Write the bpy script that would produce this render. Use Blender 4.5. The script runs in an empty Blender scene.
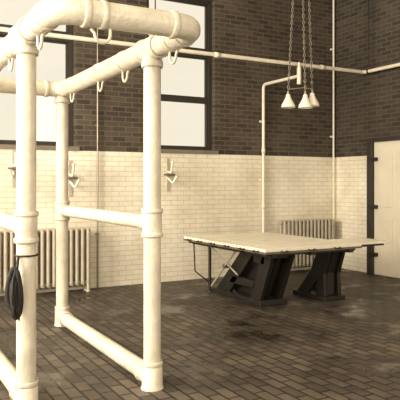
import bpy, math, random
from mathutils import Vector, Matrix
random.seed(4)
scene = bpy.context.scene
H = 1.55
XR, YB, XL, YF, ZC = 7.65, 8.64, -3.0, -3.0, 5.3
WZ = 2.02

# ---------------------------------------------------------------- materials
def new_mat(name):
    m = bpy.data.materials.new(name); m.use_nodes = True
    nt = m.node_tree
    return m, nt, nt.nodes["Principled BSDF"]

def simple(name, col, rough=0.5, metal=0.0, var=0.15, nscale=9.0, bump=0.15):
    m, nt, b = new_mat(name)
    tc = nt.nodes.new("ShaderNodeTexCoord")
    n = nt.nodes.new("ShaderNodeTexNoise"); n.inputs["Scale"].default_value = nscale
    n.inputs["Detail"].default_value = 5
    nt.links.new(tc.outputs["Object"], n.inputs["Vector"])
    r = nt.nodes.new("ShaderNodeValToRGB")
    r.color_ramp.elements[0].position = 0.3; r.color_ramp.elements[1].position = 0.7
    r.color_ramp.elements[0].color = tuple(c*(1-var) for c in col)+(1,)
    r.color_ramp.elements[1].color = tuple(min(1, c*(1+var)) for c in col)+(1,)
    nt.links.new(n.outputs["Fac"], r.inputs["Fac"])
    nt.links.new(r.outputs["Color"], b.inputs["Base Color"])
    b.inputs["Roughness"].default_value = rough
    b.inputs["Metallic"].default_value = metal
    if bump:
        n2 = nt.nodes.new("ShaderNodeTexNoise"); n2.inputs["Scale"].default_value = nscale*6
        nt.links.new(tc.outputs["Object"], n2.inputs["Vector"])
        bp = nt.nodes.new("ShaderNodeBump"); bp.inputs["Strength"].default_value = bump
        bp.inputs["Distance"].default_value = 0.01
        nt.links.new(n2.outputs["Fac"], bp.inputs["Height"])
        nt.links.new(bp.outputs["Normal"], b.inputs["Normal"])
    return m

def brick(name, c1, c2, mortar, axes, bw=0.22, rh=0.075, ms=0.008, rough=0.8, bump=0.6,
          stain=None, stain_scale=0.8, bdist=0.01):
    m, nt, b = new_mat(name)
    tc = nt.nodes.new("ShaderNodeTexCoord")
    sp = nt.nodes.new("ShaderNodeSeparateXYZ"); cb = nt.nodes.new("ShaderNodeCombineXYZ")
    nt.links.new(tc.outputs["Object"], sp.inputs[0])
    nt.links.new(sp.outputs[axes[0]], cb.inputs[0]); nt.links.new(sp.outputs[axes[1]], cb.inputs[1])
    br = nt.nodes.new("ShaderNodeTexBrick")
    br.inputs["Scale"].default_value = 1.0
    br.inputs["Brick Width"].default_value = bw; br.inputs["Row Height"].default_value = rh
    br.inputs["Mortar Size"].default_value = ms; br.inputs["Mortar Smooth"].default_value = 0.3
    br.inputs["Color1"].default_value = c1+(1,); br.inputs["Color2"].default_value = c2+(1,)
    br.inputs["Mortar"].default_value = mortar+(1,)
    nt.links.new(cb.outputs[0], br.inputs["Vector"])
    n = nt.nodes.new("ShaderNodeTexNoise"); n.inputs["Scale"].default_value = stain_scale
    n.inputs["Detail"].default_value = 7; n.inputs["Roughness"].default_value = 0.62
    nt.links.new(tc.outputs["Object"], n.inputs["Vector"])
    r = nt.nodes.new("ShaderNodeValToRGB")
    r.color_ramp.elements[0].position = 0.38; r.color_ramp.elements[1].position = 0.62
    s0 = stain if stain is not None else 0.75
    r.color_ramp.elements[0].color = (s0, s0*0.97, s0*0.92, 1); r.color_ramp.elements[1].color = (1, 1, 1, 1)
    nt.links.new(n.outputs["Fac"], r.inputs["Fac"])
    mx = nt.nodes.new("ShaderNodeMixRGB"); mx.blend_type = 'MULTIPLY'; mx.inputs[0].default_value = 1
    nt.links.new(br.outputs["Color"], mx.inputs[1]); nt.links.new(r.outputs["Color"], mx.inputs[2])
    nt.links.new(mx.outputs[0], b.inputs["Base Color"])
    b.inputs["Roughness"].default_value = rough
    bp = nt.nodes.new("ShaderNodeBump"); bp.inputs["Strength"].default_value = bump
    bp.inputs["Distance"].default_value = bdist; bp.invert = True
    nt.links.new(br.outputs["Fac"], bp.inputs["Height"])
    nt.links.new(bp.outputs["Normal"], b.inputs["Normal"])
    return m, nt, b, n

BD1, BD2, BM = (0.038, 0.027, 0.018), (0.084, 0.062, 0.041), (0.130, 0.101, 0.069)
WD1, WD2, WM = (0.80, 0.725, 0.58), (0.84, 0.765, 0.62), (0.62, 0.55, 0.42)
brick_x = brick("dark_brick_x", BD1, BD2, BM, (0, 2))[0]
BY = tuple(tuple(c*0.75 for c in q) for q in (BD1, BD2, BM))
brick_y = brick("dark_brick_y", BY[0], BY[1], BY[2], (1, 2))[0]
white_x = brick("white_painted_brick_x", WD1, WD2, WM, (0, 2), rough=0.4, stain=0.80, stain_scale=1.3, bump=0.4, ms=0.006)[0]
white_y = brick("white_painted_brick_y", WD1, WD2, WM, (1, 2), rough=0.4, stain=0.80, stain_scale=1.3, bump=0.4, ms=0.006)[0]
floor_m, fnt, fb, fn = brick("floor_paver_brick", (0.060, 0.044, 0.029), (0.128, 0.097, 0.065), (0.010, 0.0075, 0.005),
                 (1, 0), bw=0.22, rh=0.11, ms=0.010, rough=0.5, stain=0.34, stain_scale=1.25, bump=1.0)
rr = fnt.nodes.new("ShaderNodeMapRange")
rr.inputs["From Min"].default_value = 0.38; rr.inputs["From Max"].default_value = 0.50
rr.inputs["To Min"].default_value = 0.17; rr.inputs["To Max"].default_value = 0.62
fnt.links.new(fn.outputs["Fac"], rr.inputs["Value"]); fnt.links.new(rr.outputs["Result"], fb.inputs["Roughness"])

paint = simple("cream_enamel_pipe_paint", (0.57, 0.505, 0.39), 0.30, var=0.16, nscale=7, bump=0.4)
radpaint = simple("radiator_paint", (0.38, 0.325, 0.24), 0.4, var=0.12)
pipe_m = simple("white_water_pipe_paint", (0.70, 0.625, 0.49), 0.45, var=0.08)
frame_m = simple("dark_window_wood", (0.024, 0.018, 0.012), 0.5)
sill_m = simple("stone_sill", (0.17, 0.138, 0.10), 0.7)
ceil_m = simple("ceiling_plaster", (0.6, 0.54, 0.43), 0.9, nscale=2)
top_m = simple("table_enamel_top", (0.80, 0.725, 0.58), 0.35, var=0.07, nscale=4, bump=0.08)
edge_m = simple("table_edge_iron", (0.14, 0.11, 0.08), 0.45)
rod_m = simple("grey_painted_rod", (0.40, 0.34, 0.255), 0.45)
iron = simple("black_iron", (0.013, 0.010, 0.007), 0.5, metal=0.1)
steel = simple("worn_steel", (0.28, 0.235, 0.175), 0.4, metal=0.7)
leather = simple("dark_leather", (0.012, 0.009, 0.006), 0.75)
door_m = simple("white_door_paint", (0.66, 0.585, 0.455), 0.45, var=0.06, nscale=3)
shade_m = simple("milk_glass_shade", (0.88, 0.81, 0.67), 0.25, var=0.03, bump=0)
gm, gnt, gb = new_mat("window_glass")
gnt.nodes.remove(gb)
tr = gnt.nodes.new("ShaderNodeBsdfTransparent"); gl = gnt.nodes.new("ShaderNodeBsdfGlossy")
tr.inputs[0].default_value = (0.97, 0.97, 0.96, 1); gl.inputs["Roughness"].default_value = 0.1
mxs = gnt.nodes.new("ShaderNodeMixShader"); mxs.inputs[0].default_value = 0.05
gnt.links.new(tr.outputs[0], mxs.inputs[1]); gnt.links.new(gl.outputs[0], mxs.inputs[2])
gnt.links.new(mxs.outputs[0], gnt.nodes["Material Output"].inputs[0])

# ---------------------------------------------------------------- mesh builder
class MB:
    def __init__(s): s.v = []; s.f = []; s.mi = []; s.sm = []; s.mats = []
    def mat(s, m):
        if m not in s.mats: s.mats.append(m)
        return s.mats.index(m)
    def add(s, vs, fs, m, smooth=False):
        o = len(s.v); s.v += [tuple(v) for v in vs]; k = s.mat(m)
        for f in fs: s.f.append([i+o for i in f]); s.mi.append(k); s.sm.append(smooth)
    def box(s, a, b, m, bev=0.0):
        x0, y0, z0 = a; x1, y1, z1 = b
        vs = [(x0,y0,z0),(x1,y0,z0),(x1,y1,z0),(x0,y1,z0),(x0,y0,z1),(x1,y0,z1),(x1,y1,z1),(x0,y1,z1)]
        s.add(vs, [(0,3,2,1),(4,5,6,7),(0,1,5,4),(1,2,6,5),(2,3,7,6),(3,0,4,7)], m)
    def prism(s, poly, axis, a, b, m):
        n = len(poly); vs = []
        for t in (a, b):
            for p in poly:
                q = [p[0], p[1]]; q.insert(axis, t); vs.append(q)
        fs = [tuple(range(n))[::-1], tuple(range(n, 2*n))]
        for i in range(n): fs.append((i, (i+1) % n, n+(i+1) % n, n+i))
        s.add(vs, fs, m)
    def beam(s, p, q, w, h, m):
        p = Vector(p); q = Vector(q); d = (q-p).normalized()
        up = Vector((0,0,1)) if abs(d.z) < 0.95 else Vector((1,0,0))
        sx = d.cross(up).normalized()*w/2; sy = sx.cross(d).normalized()*h/2
        vs = [p-sx-sy,p+sx-sy,p+sx+sy,p-sx+sy,q-sx-sy,q+sx-sy,q+sx+sy,q-sx+sy]
        s.add(vs, [(0,3,2,1),(4,5,6,7),(0,1,5,4),(1,2,6,5),(2,3,7,6),(3,0,4,7)], m)
    def tube(s, pts, r, m, seg=16, closed=False, flat=1.0):
        P = [Vector(p) for p in pts]; n = len(P)
        rs = r if isinstance(r, (list, tuple)) else [r]*n
        def tan(i):
            if closed: return (P[(i+1) % n]-P[(i-1) % n]).normalized()
            if i == 0: return (P[1]-P[0]).normalized()
            if i == n-1: return (P[-1]-P[-2]).normalized()
            return ((P[i+1]-P[i]).normalized()+(P[i]-P[i-1]).normalized()).normalized()
        t = tan(0); u = t.cross(Vector((0,0,1)))
        if u.length < 0.1: u = t.cross(Vector((1,0,0)))
        u.normalize(); vs = []
        for i in range(n):
            t2 = tan(i)
            ax = t.cross(t2)
            if ax.length > 1e-6:
                u = Matrix.Rotation(t.angle(t2), 3, ax.normalized()) @ u
            t = t2; w = t.cross(u).normalized()
            for k in range(seg):
                a = 2*math.pi*k/seg
                vs.append(P[i]+u*math.cos(a)*rs[i]*flat+w*math.sin(a)*rs[i])
        fs = []
        for i in range(n if closed else n-1):
            j = (i+1) % n
            for k in range(seg):
                k2 = (k+1) % seg
                fs.append((i*seg+k, i*seg+k2, j*seg+k2, j*seg+k))
        s.add(vs, fs, m, True)
        if not closed:
            s.add(vs[:seg], [tuple(range(seg))[::-1]], m)
            s.add(vs[-seg:], [tuple(range(seg))], m)
    def lathe(s, c, prof, m, seg=24, axis=(0,0,1)):
        ax = Vector(axis).normalized(); u = ax.orthogonal().normalized(); w = ax.cross(u); c = Vector(c)
        vs = []
        for (r, z) in prof:
            for k in range(seg):
                a = 2*math.pi*k/seg
                vs.append(c+ax*z+u*math.cos(a)*r+w*math.sin(a)*r)
        fs = []
        for i in range(len(prof)-1):
            for k in range(seg):
                k2 = (k+1) % seg
                fs.append((i*seg+k, i*seg+k2, (i+1)*seg+k2, (i+1)*seg+k))
        s.add(vs, fs, m, True)
    def ball(s, c, r, m, seg=14):
        s.lathe(c, [(max(1e-4, r*math.sin(math.pi*i/8)), -r*math.cos(math.pi*i/8)) for i in range(9)], m, seg)
    def obj(s, name, parent=None, bevel=0.0):
        me = bpy.data.meshes.new(name); me.from_pydata(s.v, [], s.f)
        for m in s.mats: me.materials.append(m)
        for i, p in enumerate(me.polygons): p.material_index = s.mi[i]; p.use_smooth = s.sm[i]
        me.validate(); me.update()
        o = bpy.data.objects.new(name, me); scene.collection.objects.link(o)
        if bevel:
            b = o.modifiers.new("bevel", 'BEVEL'); b.width = bevel; b.segments = 2; b.limit_method = 'ANGLE'; b.angle_limit = 0.9
        if parent: o.parent = parent
        return o

def empty(name):
    o = bpy.data.objects.new(name, None); scene.collection.objects.link(o); return o

def fillet(pts, r, n=6):
    P = [Vector(p) for p in pts]; out = [P[0]]
    for i in range(1, len(P)-1):
        a = (P[i-1]-P[i]); b = (P[i+1]-P[i]); rr_ = min(r, a.length*0.49, b.length*0.49)
        a = P[i]+a.normalized()*rr_; b = P[i]+b.normalized()*rr_
        for k in range(n+1):
            t = k/n; out.append(a*(1-t)**2+P[i]*2*t*(1-t)+b*t*t)
    out.append(P[-1]); return out

# ---------------------------------------------------------------- room shell
def wall_with_holes(name, axis, c0, c1, lo, hi, holes, mlow, mhigh):
    mb = MB()
    def bx(a, b, z0, z1, m):
        if b-a < 1e-4 or z1-z0 < 1e-4: return
        if axis == 0: mb.box((a, c0, z0), (b, c1, z1), m)
        else: mb.box((c0, a, z0), (c1, b, z1), m)
    def col(a, b, z0, z1):
        if z0 < WZ: bx(a, b, z0, min(z1, WZ), mlow)
        if z1 > WZ: bx(a, b, max(z0, WZ), z1, mhigh)
    cur = lo
    for (a, b, z0, z1) in sorted(holes):
        col(cur, a, 0, ZC); col(a, b, 0, z0); col(a, b, z1, ZC); cur = b
    col(cur, hi, 0, ZC)
    return mb.obj(name)

W1 = (1.50, 2.74, WZ+0.06, 4.55); W2 = (3.87, 5.09, WZ+0.06, 4.55)
wall_with_holes("wall_back", 0, YB, YB+0.35, XL-0.35, XR+0.35, [W1, W2], white_x, brick_x)
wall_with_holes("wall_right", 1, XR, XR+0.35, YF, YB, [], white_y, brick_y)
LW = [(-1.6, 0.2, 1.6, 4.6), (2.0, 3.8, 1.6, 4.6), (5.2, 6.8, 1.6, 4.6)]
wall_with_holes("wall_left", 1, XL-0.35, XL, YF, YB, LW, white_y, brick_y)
FW = [(-1.8, 0.0, 1.6, 4.6), (1.6, 3.4, 1.6, 4.6), (5.0, 6.6, 1.6, 4.6)]
wall_with_holes("wall_front", 0, YF-0.35, YF, XL-0.35, XR+0.35, FW, white_x, brick_x)
mb = MB(); mb.box((XL-0.35, YF-0.35, -0.15), (XR+0.35, YB+0.35, 0), floor_m); mb.obj("floor")
mb = MB(); mb.box((XL-0.35, YF-0.35, ZC), (XR+0.35, YB+0.35, ZC+0.15), ceil_m); mb.obj("ceiling")

def window(name, axis, inner, outer, hole):
    a, b, z0, z1 = hole; mb = MB()
    s = 1 if outer > inner else -1
    def bx(a0, b0, za, zb, d0, d1, m):
        y0, y1 = sorted((inner+s*d0, inner+s*d1))
        if axis == 0: mb.box((a0, y0, za), (b0, y1, zb), m)
        else: mb.box((y0, a0, za), (y1, b0, zb), m)
    fw = 0.06; d0, d1 = 0.10, 0.20
    bx(a, a+fw, z0, z1, d0, d1, frame_m); bx(b-fw, b, z0, z1, d0, d1, frame_m)
    bx(a+fw, b-fw, z1-fw, z1, d0, d1, frame_m); bx(a+fw, b-fw, z0, z0+0.04, d0, d1, frame_m)
    h = z1-z0; zt = z0+h*0.645; zm = z0+h*0.335
    bx(a+fw, b-fw, zt-0.06, zt+0.06, d0, d1, frame_m)
    bx(a+fw, b-fw, zm-0.028, zm+0.028, d0+0.02, d1-0.02, frame_m)
    for (p, q, dd) in ((z0+0.04, zm-0.028, 0.02), (zm+0.028, zt-0.06, 0.05), (zt+0.06, z1-fw, 0.03)):
        i0 = a+fw; i1 = b-fw
        bx(i0, i0+0.035, p, q, d0+dd, d0+dd+0.04, frame_m); bx(i1-0.035, i1, p, q, d0+dd, d0+dd+0.04, frame_m)
        bx(i0+0.035, i1-0.035, p, p+0.03, d0+dd, d0+dd+0.04, frame_m); bx(i0+0.035, i1-0.035, q-0.025, q, d0+dd, d0+dd+0.04, frame_m)
        bx(i0+0.035, i1-0.035, p+0.03, q-0.025, d0+dd+0.015, d0+dd+0.021, gm)
    bx(a-0.05, b+0.05, z0-0.06, z0-0.001, -0.03, 0.0, sill_m)
    return mb.obj(name)
window("window_1", 0, YB, YB+0.35, W1); window("window_2", 0, YB, YB+0.35, W2)
k = 3
for hl in LW: window("window_%d" % k, 1, XL, XL-0.35, hl); k += 1
for hl in FW: window("window_%d" % k, 0, YF, YF-0.35, hl); k += 1

# door (surface frame on the right wall)
mb = MB()
y0, y1, zt = 6.55, 7.70, 2.30
DX = XR-0.022
mb.box((DX-0.10, y1-0.11, 0.0), (DX, y1, zt), frame_m)
mb.box((DX-0.10, y0, 0.0), (DX, y0+0.11, zt), frame_m)
mb.box((DX-0.10, y0+0.11, zt-0.06), (DX, y1-0.11, zt), frame_m)
mb.box((DX-0.035, y0+0.11, 0.01), (DX-0.001, y1-0.11, zt-0.06), door_m)
for (za, zb) in ((0.2, 0.95), (1.15, 2.08)):
    for (ya, yb) in ((y0+0.24, (y0+y1)/2-0.06), ((y0+y1)/2+0.06, y1-0.24)):
        mb.box((DX-0.045, ya, za), (DX-0.035, yb, zb), door_m)
for z in (0.35, 1.15, 1.95):
    mb.box((DX-0.11, y1-0.20, z-0.03), (DX-0.035, y1-0.05, z+0.03), iron)
mb.tube(fillet([(DX-0.035, y0+0.2, 1.0), (DX-0.10, y0+0.2, 1.0), (DX-0.10, y0+0.32, 1.0)], 0.02), 0.012, iron, 10)
mb.obj("door_1", bevel=0.004)

# ---------------------------------------------------------------- restraint stocks
A, B = 0.99, 1.93; YN, YK, YE = 4.21, 6.56, 3.51; ZT = 2.565; R = 0.066; RT = 0.080
mb = MB()
el = 0.17
corners = [(B, YE, ZT), (B, YK, ZT), (A, YK, ZT), (A, YE, ZT)]
P = [Vector(c) for c in corners]; path = []
for i in range(4):
    c = P[i]; a = (P[i-1]-c).normalized()*el; b = (P[(i+1) % 4]-c).normalized()*el
    for q in range(8):
        t = q/7; path.append((c+a)*(1-t)**2+c*2*t*(1-t)+(c+b)*t*t)
mb.tube(path, RT, paint, 24, closed=True)
def collar(c, axis, r, l):
    c = Vector(c); mb.lathe(c, [(r*0.9, -l/2), (r, -l/2), (r+0.003, -l/4), (r+0.003, l/4), (r, l/2), (r*0.9, l/2)], paint, 24, axis)
for i in range(4):
    c = P[i]
    for nb in (P[i-1], P[(i+1) % 4]):
        d = (nb-c).normalized(); collar(c+d*(el+0.01), d, RT+0.007, 0.04)
for x in (A, B):
    for y in (YN, YK):
        mb.tube([(x, y, 0.0), (x, y, ZT)], R, paint, 24)
        mb.lathe((x, y, 0), [(0.086, 0), (0.086, 0.012), (0.079, 0.02), (0.078, 0.17), (0.07, 0.18)], paint)
        collar((x, y, 0.19), (0,0,1), R+0.012, 0.035)
        collar((x, y, ZT-0.12), (0,0,1), R+0.014, 0.05)
        mb.tube([(x, y, ZT-0.12), (x, y, ZT)], R+0.010, paint, 24)
        if y == YN:
            mb.tube([(x, y-0.13, ZT), (x, y+0.13, ZT)], RT+0.008, paint, 24)
            collar((x, y+0.13, ZT), (0,1,0), RT+0.012, 0.04); collar((x, y-0.13, ZT), (0,1,0), RT+0.012, 0.04)
        mb.tube([(x, y, 1.16), (x, y, 1.34)], R+0.008, paint, 24)
        collar((x, y, 1.34), (0,0,1), R+0.014, 0.035); collar((x, y, 1.16), (0,0,1), R+0.014, 0.035)
        s_ = 1 if y == YN else -1
        mb.tube([(x, y, 1.25), (x, y+s_*0.13, 1.25)], 0.064, paint, 20)
        collar((x, y+s_*0.13, 1.25), (0,1,0), 0.068, 0.035)
        mb.tube([(x, y, 0.09), (x, y+s_*0.15, 0.09)], 0.076, paint, 20)
        collar((x, y+s_*0.15, 0.09), (0,1,0), 0.080, 0.035)
    mb.tube([(x, YN, 1.25), (x, YK, 1.25)], 0.058, paint, 20)
    mb.tube([(x, YN, 0.09), (x, YK, 0.09)], 0.068, paint, 20)
def hook(c, ax):
    c = Vector(c); ax = Vector(ax); pts = []
    for q in range(13):
        a = math.pi*(0.0+q/12.0)
        pts.append(c+ax*(0.05*math.cos(a))+Vector((0,0,-RT-0.035-0.055*math.sin(a))))
    pts = [c+ax*0.05+Vector((0,0,-RT+0.02))]+pts+[c-ax*0.075+Vector((0,0,-RT-0.012))]
    mb.tube(pts, 0.010, paint, 8)
    mb.lathe(c, [(RT+0.001, -0.02), (RT+0.006, -0.018), (RT+0.006, 0.018), (RT+0.001, 0.02)], paint, 24, ax)
for y in (3.86, 4.75, 5.35, 6.2):
    hook((B, y, ZT), (0, 1, 0))
for y in (3.85, 4.70, 5.4): hook((A, y, ZT), (0, 1, 0))
hook((1.28, YE, ZT), (1, 0, 0))
mb.obj("livestock_restraint_stocks")

# ---------------------------------------------------------------- leather halter hung on the left post
mb = MB()
hx, hy = 0.925, 4.14
mb.tube([(A+0.076*math.cos(2*math.pi*q/20), YN+0.076*math.sin(2*math.pi*q/20), 1.06) for q in range(20)], 0.006, leather, 8, closed=True)
mb.tube([(hx, hy+0.02, 1.06), (hx-0.010, hy, 1.0), (hx-0.02, hy-0.02, 0.94)], 0.010, leather, 8)
for (w_, zt_, zb_, dx, ph) in ((0.036, 0.99, 0.72, -0.02, -0.5), (0.030, 0.97, 0.66, 0.0, 0.4), (0.042, 0.93, 0.75, -0.02, 1.2), (0.026, 0.98, 0.69, -0.01, 2.2)):
    pts = []
    for q in range(22):
        a = 2*math.pi*q/22; zc = (zt_+zb_)/2; hh = (zt_-zb_)/2
        rr2 = w_*math.sin(a)*(1.2-0.45*math.cos(a))
        pts.append((hx-0.02+dx+rr2*math.cos(ph), hy-0.03+rr2*math.sin(ph), zc+hh*math.cos(a)))
    mb.tube(pts, 0.015, leather, 8, closed=True, flat=0.55)
mb.tube([(hx-0.01, hy, 1.0), (hx-0.02, hy-0.02, 0.92), (hx-0.035, hy-0.03, 0.82), (hx-0.02, hy-0.03, 0.73), (hx-0.005, hy-0.03, 0.64)], [0.010, 0.022, 0.040, 0.028, 0.006], leather, 10, flat=0.7)
mb.tube([(hx-0.03, hy-0.05, 0.9), (hx-0.05, hy-0.06, 0.78), (hx-0.045, hy-0.05, 0.68)], [0.012, 0.016, 0.008], leather, 8)
mb.obj("leather_halter")

# ---------------------------------------------------------------- radiators
def radiator(name, x0, x1, yc, h=0.92):
    mb = MB(); sp = 0.082; n = int((x1-x0)/sp); dz = 0.10
    for i in range(n+1):
        x = x0+i*sp
        for yy in (-0.055, 0.055):
            mb.tube([(x, yc+yy-0.0, dz+0.03), (x, yc+yy, h-0.05)], 0.027, radpaint, 10)
        pts = [(x, yc-0.055, h-0.06)]+[(x, yc-0.055*math.cos(math.pi*q/8), h-0.06+0.035*math.sin(math.pi*q/8)) for q in range(9)]+[(x, yc+0.055, h-0.06)]
        mb.tube(pts, 0.029, radpaint, 10)
        mb.tube([(x, yc-0.055, dz+0.03), (x, yc, dz), (x, yc+0.055, dz+0.03)], 0.031, radpaint, 10)
        if i in (0, n):
            for yy in (-0.055, 0.055):
                mb.lathe((x, yc+yy, 0), [(0.035, 0), (0.035, 0.012), (0.018, 0.04), (0.028, dz+0.03)], radpaint, 12)
    for z in (dz+0.03, h-0.07):
        mb.tube([(x0, yc, z), (x0+n*sp, yc, z)], 0.028, radpaint, 12)
        for xe in (x0-0.03, x0+n*sp+0.03):
            mb.tube([(xe-0.012, yc, z), (xe+0.012, yc, z)], 0.034, radpaint, 12)
    xe = x0-0.03
    mb.tube(fillet([(xe, yc, dz+0.03), (xe-0.08, yc, dz+0.03), (xe-0.08, yc, 0.0)], 0.03), 0.016, radpaint, 10)
    mb.lathe((xe-0.08, yc, dz+0.05), [(0.001, 0.06), (0.03, 0.06), (0.03, 0.04), (0.014, 0.03), (0.014, 0)], iron, 12)
    return mb.obj(name)
radiator("radiator", 1.05, 2.93, YB-0.17, 0.95)
radiator("radiator.001", 6.34, 7.48, YB-0.17, 0.95)

# ---------------------------------------------------------------- pipes
mb = MB()
py, pz = 7.75, 3.44
mb.tube(fillet([(XL, py, pz), (7.52, py, pz), (7.52, YF, pz)], 0.07), 0.03, pipe_m, 12)
for (x, y) in ((0.2, py), (3.6, py), (7.52, py-0.10), (7.52, 3.0), (7.52, 0.0)):
    mb.tube([(x, y, pz+0.02), (x, y, ZC)], 0.009, iron, 8)
    mb.lathe((x, y, ZC-0.02), [(0.001, 0), (0.04, 0), (0.04, 0.02)], iron, 12)
    mb.lathe((x, y, pz), [(0.031, -0.015), (0.038, -0.015), (0.038, 0.015), (0.031, 0.015)], iron, 14, (1,0,0) if y == py else (0,1,0))
for x in (1.9, 4.6, 6.6): mb.lathe((x, py, pz), [(0.03, -0.04), (0.038, -0.04), (0.038, 0.04), (0.03, 0.04)], pipe_m, 14, (1,0,0))
mb.obj("overhead_steam_pipe")

mb = MB()
lx, ly = 6.02, 7.62
mb.tube(fillet([(lx, YB-0.05, 0.0), (lx, YB-0.05, 3.23), (lx, ly, 3.23), (lx, ly, 3.38)], 0.08), 0.026, pipe_m, 12)
mb.tube([(lx, ly, 3.1), (lx, ly, 3.36)], 0.036, pipe_m, 12)
mb.tube([(lx, ly-0.0, 3.36), (lx, ly, 3.44), ], 0.022, pipe_m, 12)
for z in (0.6, 1.6, 2.6):
    mb.box((lx-0.05, YB-0.03, z-0.015), (lx+0.05, YB+0.0, z+0.015), pipe_m)
for z in (1.15, 2.1): mb.lathe((lx, YB-0.05, z), [(0.026, -0.04), (0.034, -0.04), (0.034, 0.04), (0.026, 0.04)], pipe_m, 14)
mb.obj("wall_gas_pipe")

mb = MB()
mb.tube([(7.58, YB-0.05, 0.0), (7.58, YB-0.05, ZC)], 0.018, pipe_m, 10)
for z in (0.8, 2.4, 4.0): mb.box((7.54, YB-0.03, z-0.015), (7.62, YB, z+0.015), pipe_m)
mb.obj("corner_riser_pipe")
mb = MB()
mb.tube([(3.06, YB-0.04, 0.0), (3.06, YB-0.04, ZC)], 0.012, steel, 10)
for z in (0.8, 2.4, 4.0): mb.box((3.03, YB-0.03, z-0.012), (3.09, YB, z+0.012), steel)
mb.obj("conduit_riser_pipe")

# ---------------------------------------------------------------- pendant lamp cluster
mb = MB()
th = math.radians(29.1)
cx, cy = 5.98, 7.50; rx, ry = math.cos(th), -math.sin(th)
def link_chain(p, q):
    p = Vector(p); q = Vector(q); L = (q-p).length; n = int(L/0.05); d = (q-p)/n; dn = d.normalized()
    u = dn.orthogonal().normalized(); w = dn.cross(u)
    for i in range(n):
        c = p+d*(i+0.5); s_ = u if i % 2 else w; pts = []
        for k_ in range(8):
            a = 2*math.pi*k_/8
            pts.append(c+dn*0.033*math.cos(a)+s_*0.015*math.sin(a))
        mb.tube(pts, 0.006, steel, 5, closed=True)
mb.lathe((cx, cy, ZC-0.06), [(0.001, 0), (0.05, 0.0), (0.11, 0.04), (0.12, 0.06)], steel, 20)
offs = [(-0.20, 0.02, 0.0), (-0.01, -0.10, -0.02), (0.18, 0.03, 0.02)]
for i, (u, v, dz) in enumerate(offs):
    px = cx+u*rx; py_ = cy+u*ry+v
    top = (cx+u*0.45*rx, cy+u*0.45*ry, ZC-0.04)
    mid = (px, py_, 2.96+dz)
    link_chain(top, mid)
    z = 2.90+dz
    mb.tube([(px, py_, z+0.07), (px, py_, z)], 0.018, steel, 12)
    prof = [(0.022, 0.03), (0.034, 0.02), (0.040, -0.02), (0.065, -0.07), (0.100, -0.13), (0.112, -0.18), (0.107, -0.18), (0.094, -0.13), (0.055, -0.07), (0.03, -0.02)]
    mb.lathe((px, py_, z), prof, shade_m, 24)
    mb.ball((px, py_, z-0.13), 0.035, shade_m)
    mb.tube([(px, py_, z-0.10), (px, py_, z-0.02)], 0.018, steel, 10)
mb.tube([(cx-0.20*rx, cy-0.20*ry, 3.0), (cx, cy-0.05, 3.02), (cx+0.18*rx, cy+0.18*ry, 3.0)], 0.008, steel, 8)
mb.obj("pendant_lamp_cluster")

# ---------------------------------------------------------------- operating table
root = empty("operating_table")
X0, X1, Y0, Y1, Z = 4.04, 5.52, 5.72, 7.75, 0.79
mb = MB()
ys = [Y0, Y0+0.62, Y0+1.30, Y1]
nb = 6
for i in range(3):
    for j in range(nb):
        xa = X0+(X1-X0)*j/nb; xb = X0+(X1-X0)*(j+1)/nb
        mb.box((xa+0.003, ys[i]+0.008, Z-0.035), (xb-0.003, ys[i+1]-0.008, Z), top_m)
mb.obj("table_top", root, bevel=0.004)
mb = MB()
mb.box((X1+0.01, 5.80, Z-0.03), (6.10, 6.36, Z), top_m)
mb.obj("head_flap", root, bevel=0.008)
mb = MB()
for y in (5.9, 6.28): mb.beam((5.0, y, Z-0.06), (6.05, y, Z-0.046), 0.05, 0.03, iron)
for x in (4.2, 4.78, 5.38): mb.box((x-0.04, Y0+0.05, Z-0.11), (x+0.04, Y1-0.05, Z-0.036), iron)
for y in (Y0+0.1, 6.35, 7.05, Y1-0.1): mb.box((X0+0.05, y-0.03, Z-0.09), (X1-0.05, y+0.03, Z-0.037), iron)
mb.box((X0+0.004, Y0+0.004, Z-0.06), (X0+0.02, Y1-0.004, Z-0.036), edge_m)
mb.box((X0+0.02, Y0+0.004, Z-0.06), (X1-0.004, Y0+0.02, Z-0.036), edge_m)
mb.box((X1-0.02, Y0+0.02, Z-0.06), (X1-0.004, Y1-0.004, Z-0.036), edge_m)
mb.box((X0+0.02, Y1-0.02, Z-0.06), (X1-0.02, Y1-0.004, Z-0.036), edge_m)
for y in (5.9, 6.2, 6.55, 6.9, 7.25, 7.55):
    mb.tube([(X0-0.0, y-0.04, Z-0.03), (X0-0.04, y-0.04, Z-0.035), (X0-0.04, y+0.04, Z-0.035), (X0, y+0.04, Z-0.03)], 0.008, iron, 8)
for x in (4.3, 4.7, 5.1):
    mb.tube([(x-0.04, Y0, Z-0.03), (x-0.04, Y0-0.04, Z-0.035), (x+0.04, Y0-0.04, Z-0.035), (x+0.04, Y0, Z-0.03)], 0.008, iron, 8)
mb.obj("under_frame", root)
mb = MB()
zt_ = Z-0.10
for x in (4.40, 4.70):
    mb.prism([(6.08, zt_), (6.28, zt_), (6.60, 0.06), (6.36, 0.06)], 0, x, x+0.06, iron)
    mb.prism([(6.46, zt_), (6.76, zt_), (7.44, 0.06), (7.10, 0.06)], 0, x, x+0.06, iron)
    mb.prism([(6.26, zt_-0.16), (6.50, zt_-0.16), (6.50, zt_), (6.26, zt_)], 0, x, x+0.06, iron)
    mb.prism([(6.49, 0.20), (6.46, 0.30), (7.00, 0.30), (7.10, 0.20)], 0, x, x+0.06, iron)
mb.box((4.37, 6.30, 0.0), (4.79, 7.50, 0.07), iron)
mb.prism([(6.14, zt_), (6.70, zt_), (7.20, 0.07), (6.46, 0.07)], 0, 4.54, 4.62, iron)
mb.box((4.46, 6.14, zt_-0.08), (4.70, 6.24, zt_), iron)
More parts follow.
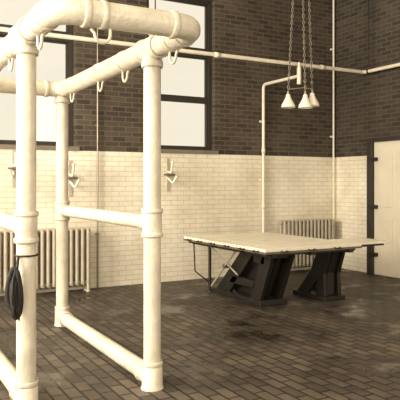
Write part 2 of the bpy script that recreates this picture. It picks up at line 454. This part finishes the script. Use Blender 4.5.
mb.obj("main_pedestal", root, bevel=0.006)
mb = MB()
for x in (5.32, 5.56):
    mb.prism([(6.10, zt_), (6.34, zt_), (6.50, 0.36), (6.78, 0.06), (6.54, 0.06), (6.36, 0.26), (6.38, 0.06), (6.20, 0.06), (6.22, 0.36)], 0, x, x+0.05, iron)
mb.box((5.29, 6.16, 0.0), (5.64, 6.84, 0.06), iron)
mb.prism([(6.12, zt_), (6.30, zt_), (6.44, 0.36), (6.36, 0.06), (6.24, 0.06), (6.24, 0.36)], 0, 5.40, 5.52, iron)
mb.obj("end_pedestal", root, bevel=0.006)
mb = MB()
for x in (4.38, 5.38):
    mb.tube([(x, 7.58, 0.0), (x, 7.58, Z-0.05)], 0.022, iron, 12)
    mb.lathe((x, 7.58, 0), [(0.06, 0), (0.06, 0.015), (0.025, 0.03)], iron, 14)
mb.tube([(4.14, 7.62, Z-0.05), (4.16, 7.62, 0.30), (4.38, 7.58, 0.12)], 0.010, iron, 10)
mb.obj("rear_legs", root)
mb = MB()
mb.tube([(4.34, 7.50, 0.66), (4.34, 6.78, 0.34)], 0.012, rod_m, 10)
mb.tube([(4.32, 6.80, 0.66), (4.34, 7.46, 0.10)], 0.014, rod_m, 10)
mb.tube([(4.31, 7.09, 0.42), (4.40, 7.09, 0.42)], 0.028, steel, 12)
mb.obj("tilt_mechanism", root)

# ---------------------------------------------------------------- wall hooks
def wall_hook(name, x, z, flip=1):
    mb = MB(); y = YB
    mb.box((x-0.022, y-0.015, z-0.26), (x+0.022, y, z+0.26), rod_m)
    mb.tube(fillet([(x, y-0.01, z+0.05), (x, y-0.12, z+0.02), (x, y-0.16, z+0.18)], 0.05), 0.018, pipe_m, 10)
    mb.tube(fillet([(x, y-0.01, z-0.05), (x+flip*0.03, y-0.12, z-0.14), (x+flip*0.09, y-0.14, z-0.02)], 0.05), 0.018, pipe_m, 10)
    mb.tube([(x-0.09, y-0.06, z+0.0), (x+0.09, y-0.06, z+0.0)], 0.016, edge_m, 10)
    mb.tube([(x, y, z), (x, y-0.07, z)], 0.024, edge_m, 10)
    mb.ball((x, y-0.16, z+0.19), 0.028, pipe_m)
    return mb.obj(name)
wall_hook("wall_cleat_hook", 4.23, 1.68)
wall_hook("wall_cleat_hook.001", 2.66, 1.62)
wall_hook("wall_cleat_hook.002", 1.86, 1.75, -1)

# ---------------------------------------------------------------- light
def area(name, loc, rot, sx, sy, power, col=(1.0, 0.925, 0.79)):
    l = bpy.data.lights.new(name, 'AREA'); l.shape = 'RECTANGLE'; l.size = sx; l.size_y = sy
    l.energy = power; l.color = col
    o = bpy.data.objects.new(name, l); o.location = loc; o.rotation_euler = rot; scene.collection.objects.link(o)
r90 = math.radians(90)
for i, hl in enumerate(LW):
    area("daylight_left_window", (XL+0.02, (hl[0]+hl[1])/2, 3.1), (0, -r90, 0), 3.0, 1.8, (180, 380, 760)[i])
for i, hl in enumerate(FW):
    area("daylight_front_window", ((hl[0]+hl[1])/2, YF+0.02, 3.1), (r90, 0, 0), 1.8, 3.0, (190, 120, 70)[i])

w = bpy.data.worlds.new("overcast_sky"); scene.world = w; w.use_nodes = True
bg = w.node_tree.nodes["Background"]
bg.inputs[0].default_value = (0.92, 0.84, 0.69, 1); bg.inputs[1].default_value = 1.18

# ---------------------------------------------------------------- camera
cam = bpy.data.cameras.new("camera"); co = bpy.data.objects.new("camera", cam); scene.collection.objects.link(co)
co.location = (0, 0, H); co.rotation_euler = (r90, 0, -th)
cam.sensor_width = 36; cam.lens = 55.0; cam.shift_y = -0.0425
scene.camera = co
scene.view_settings.view_transform = 'Standard'
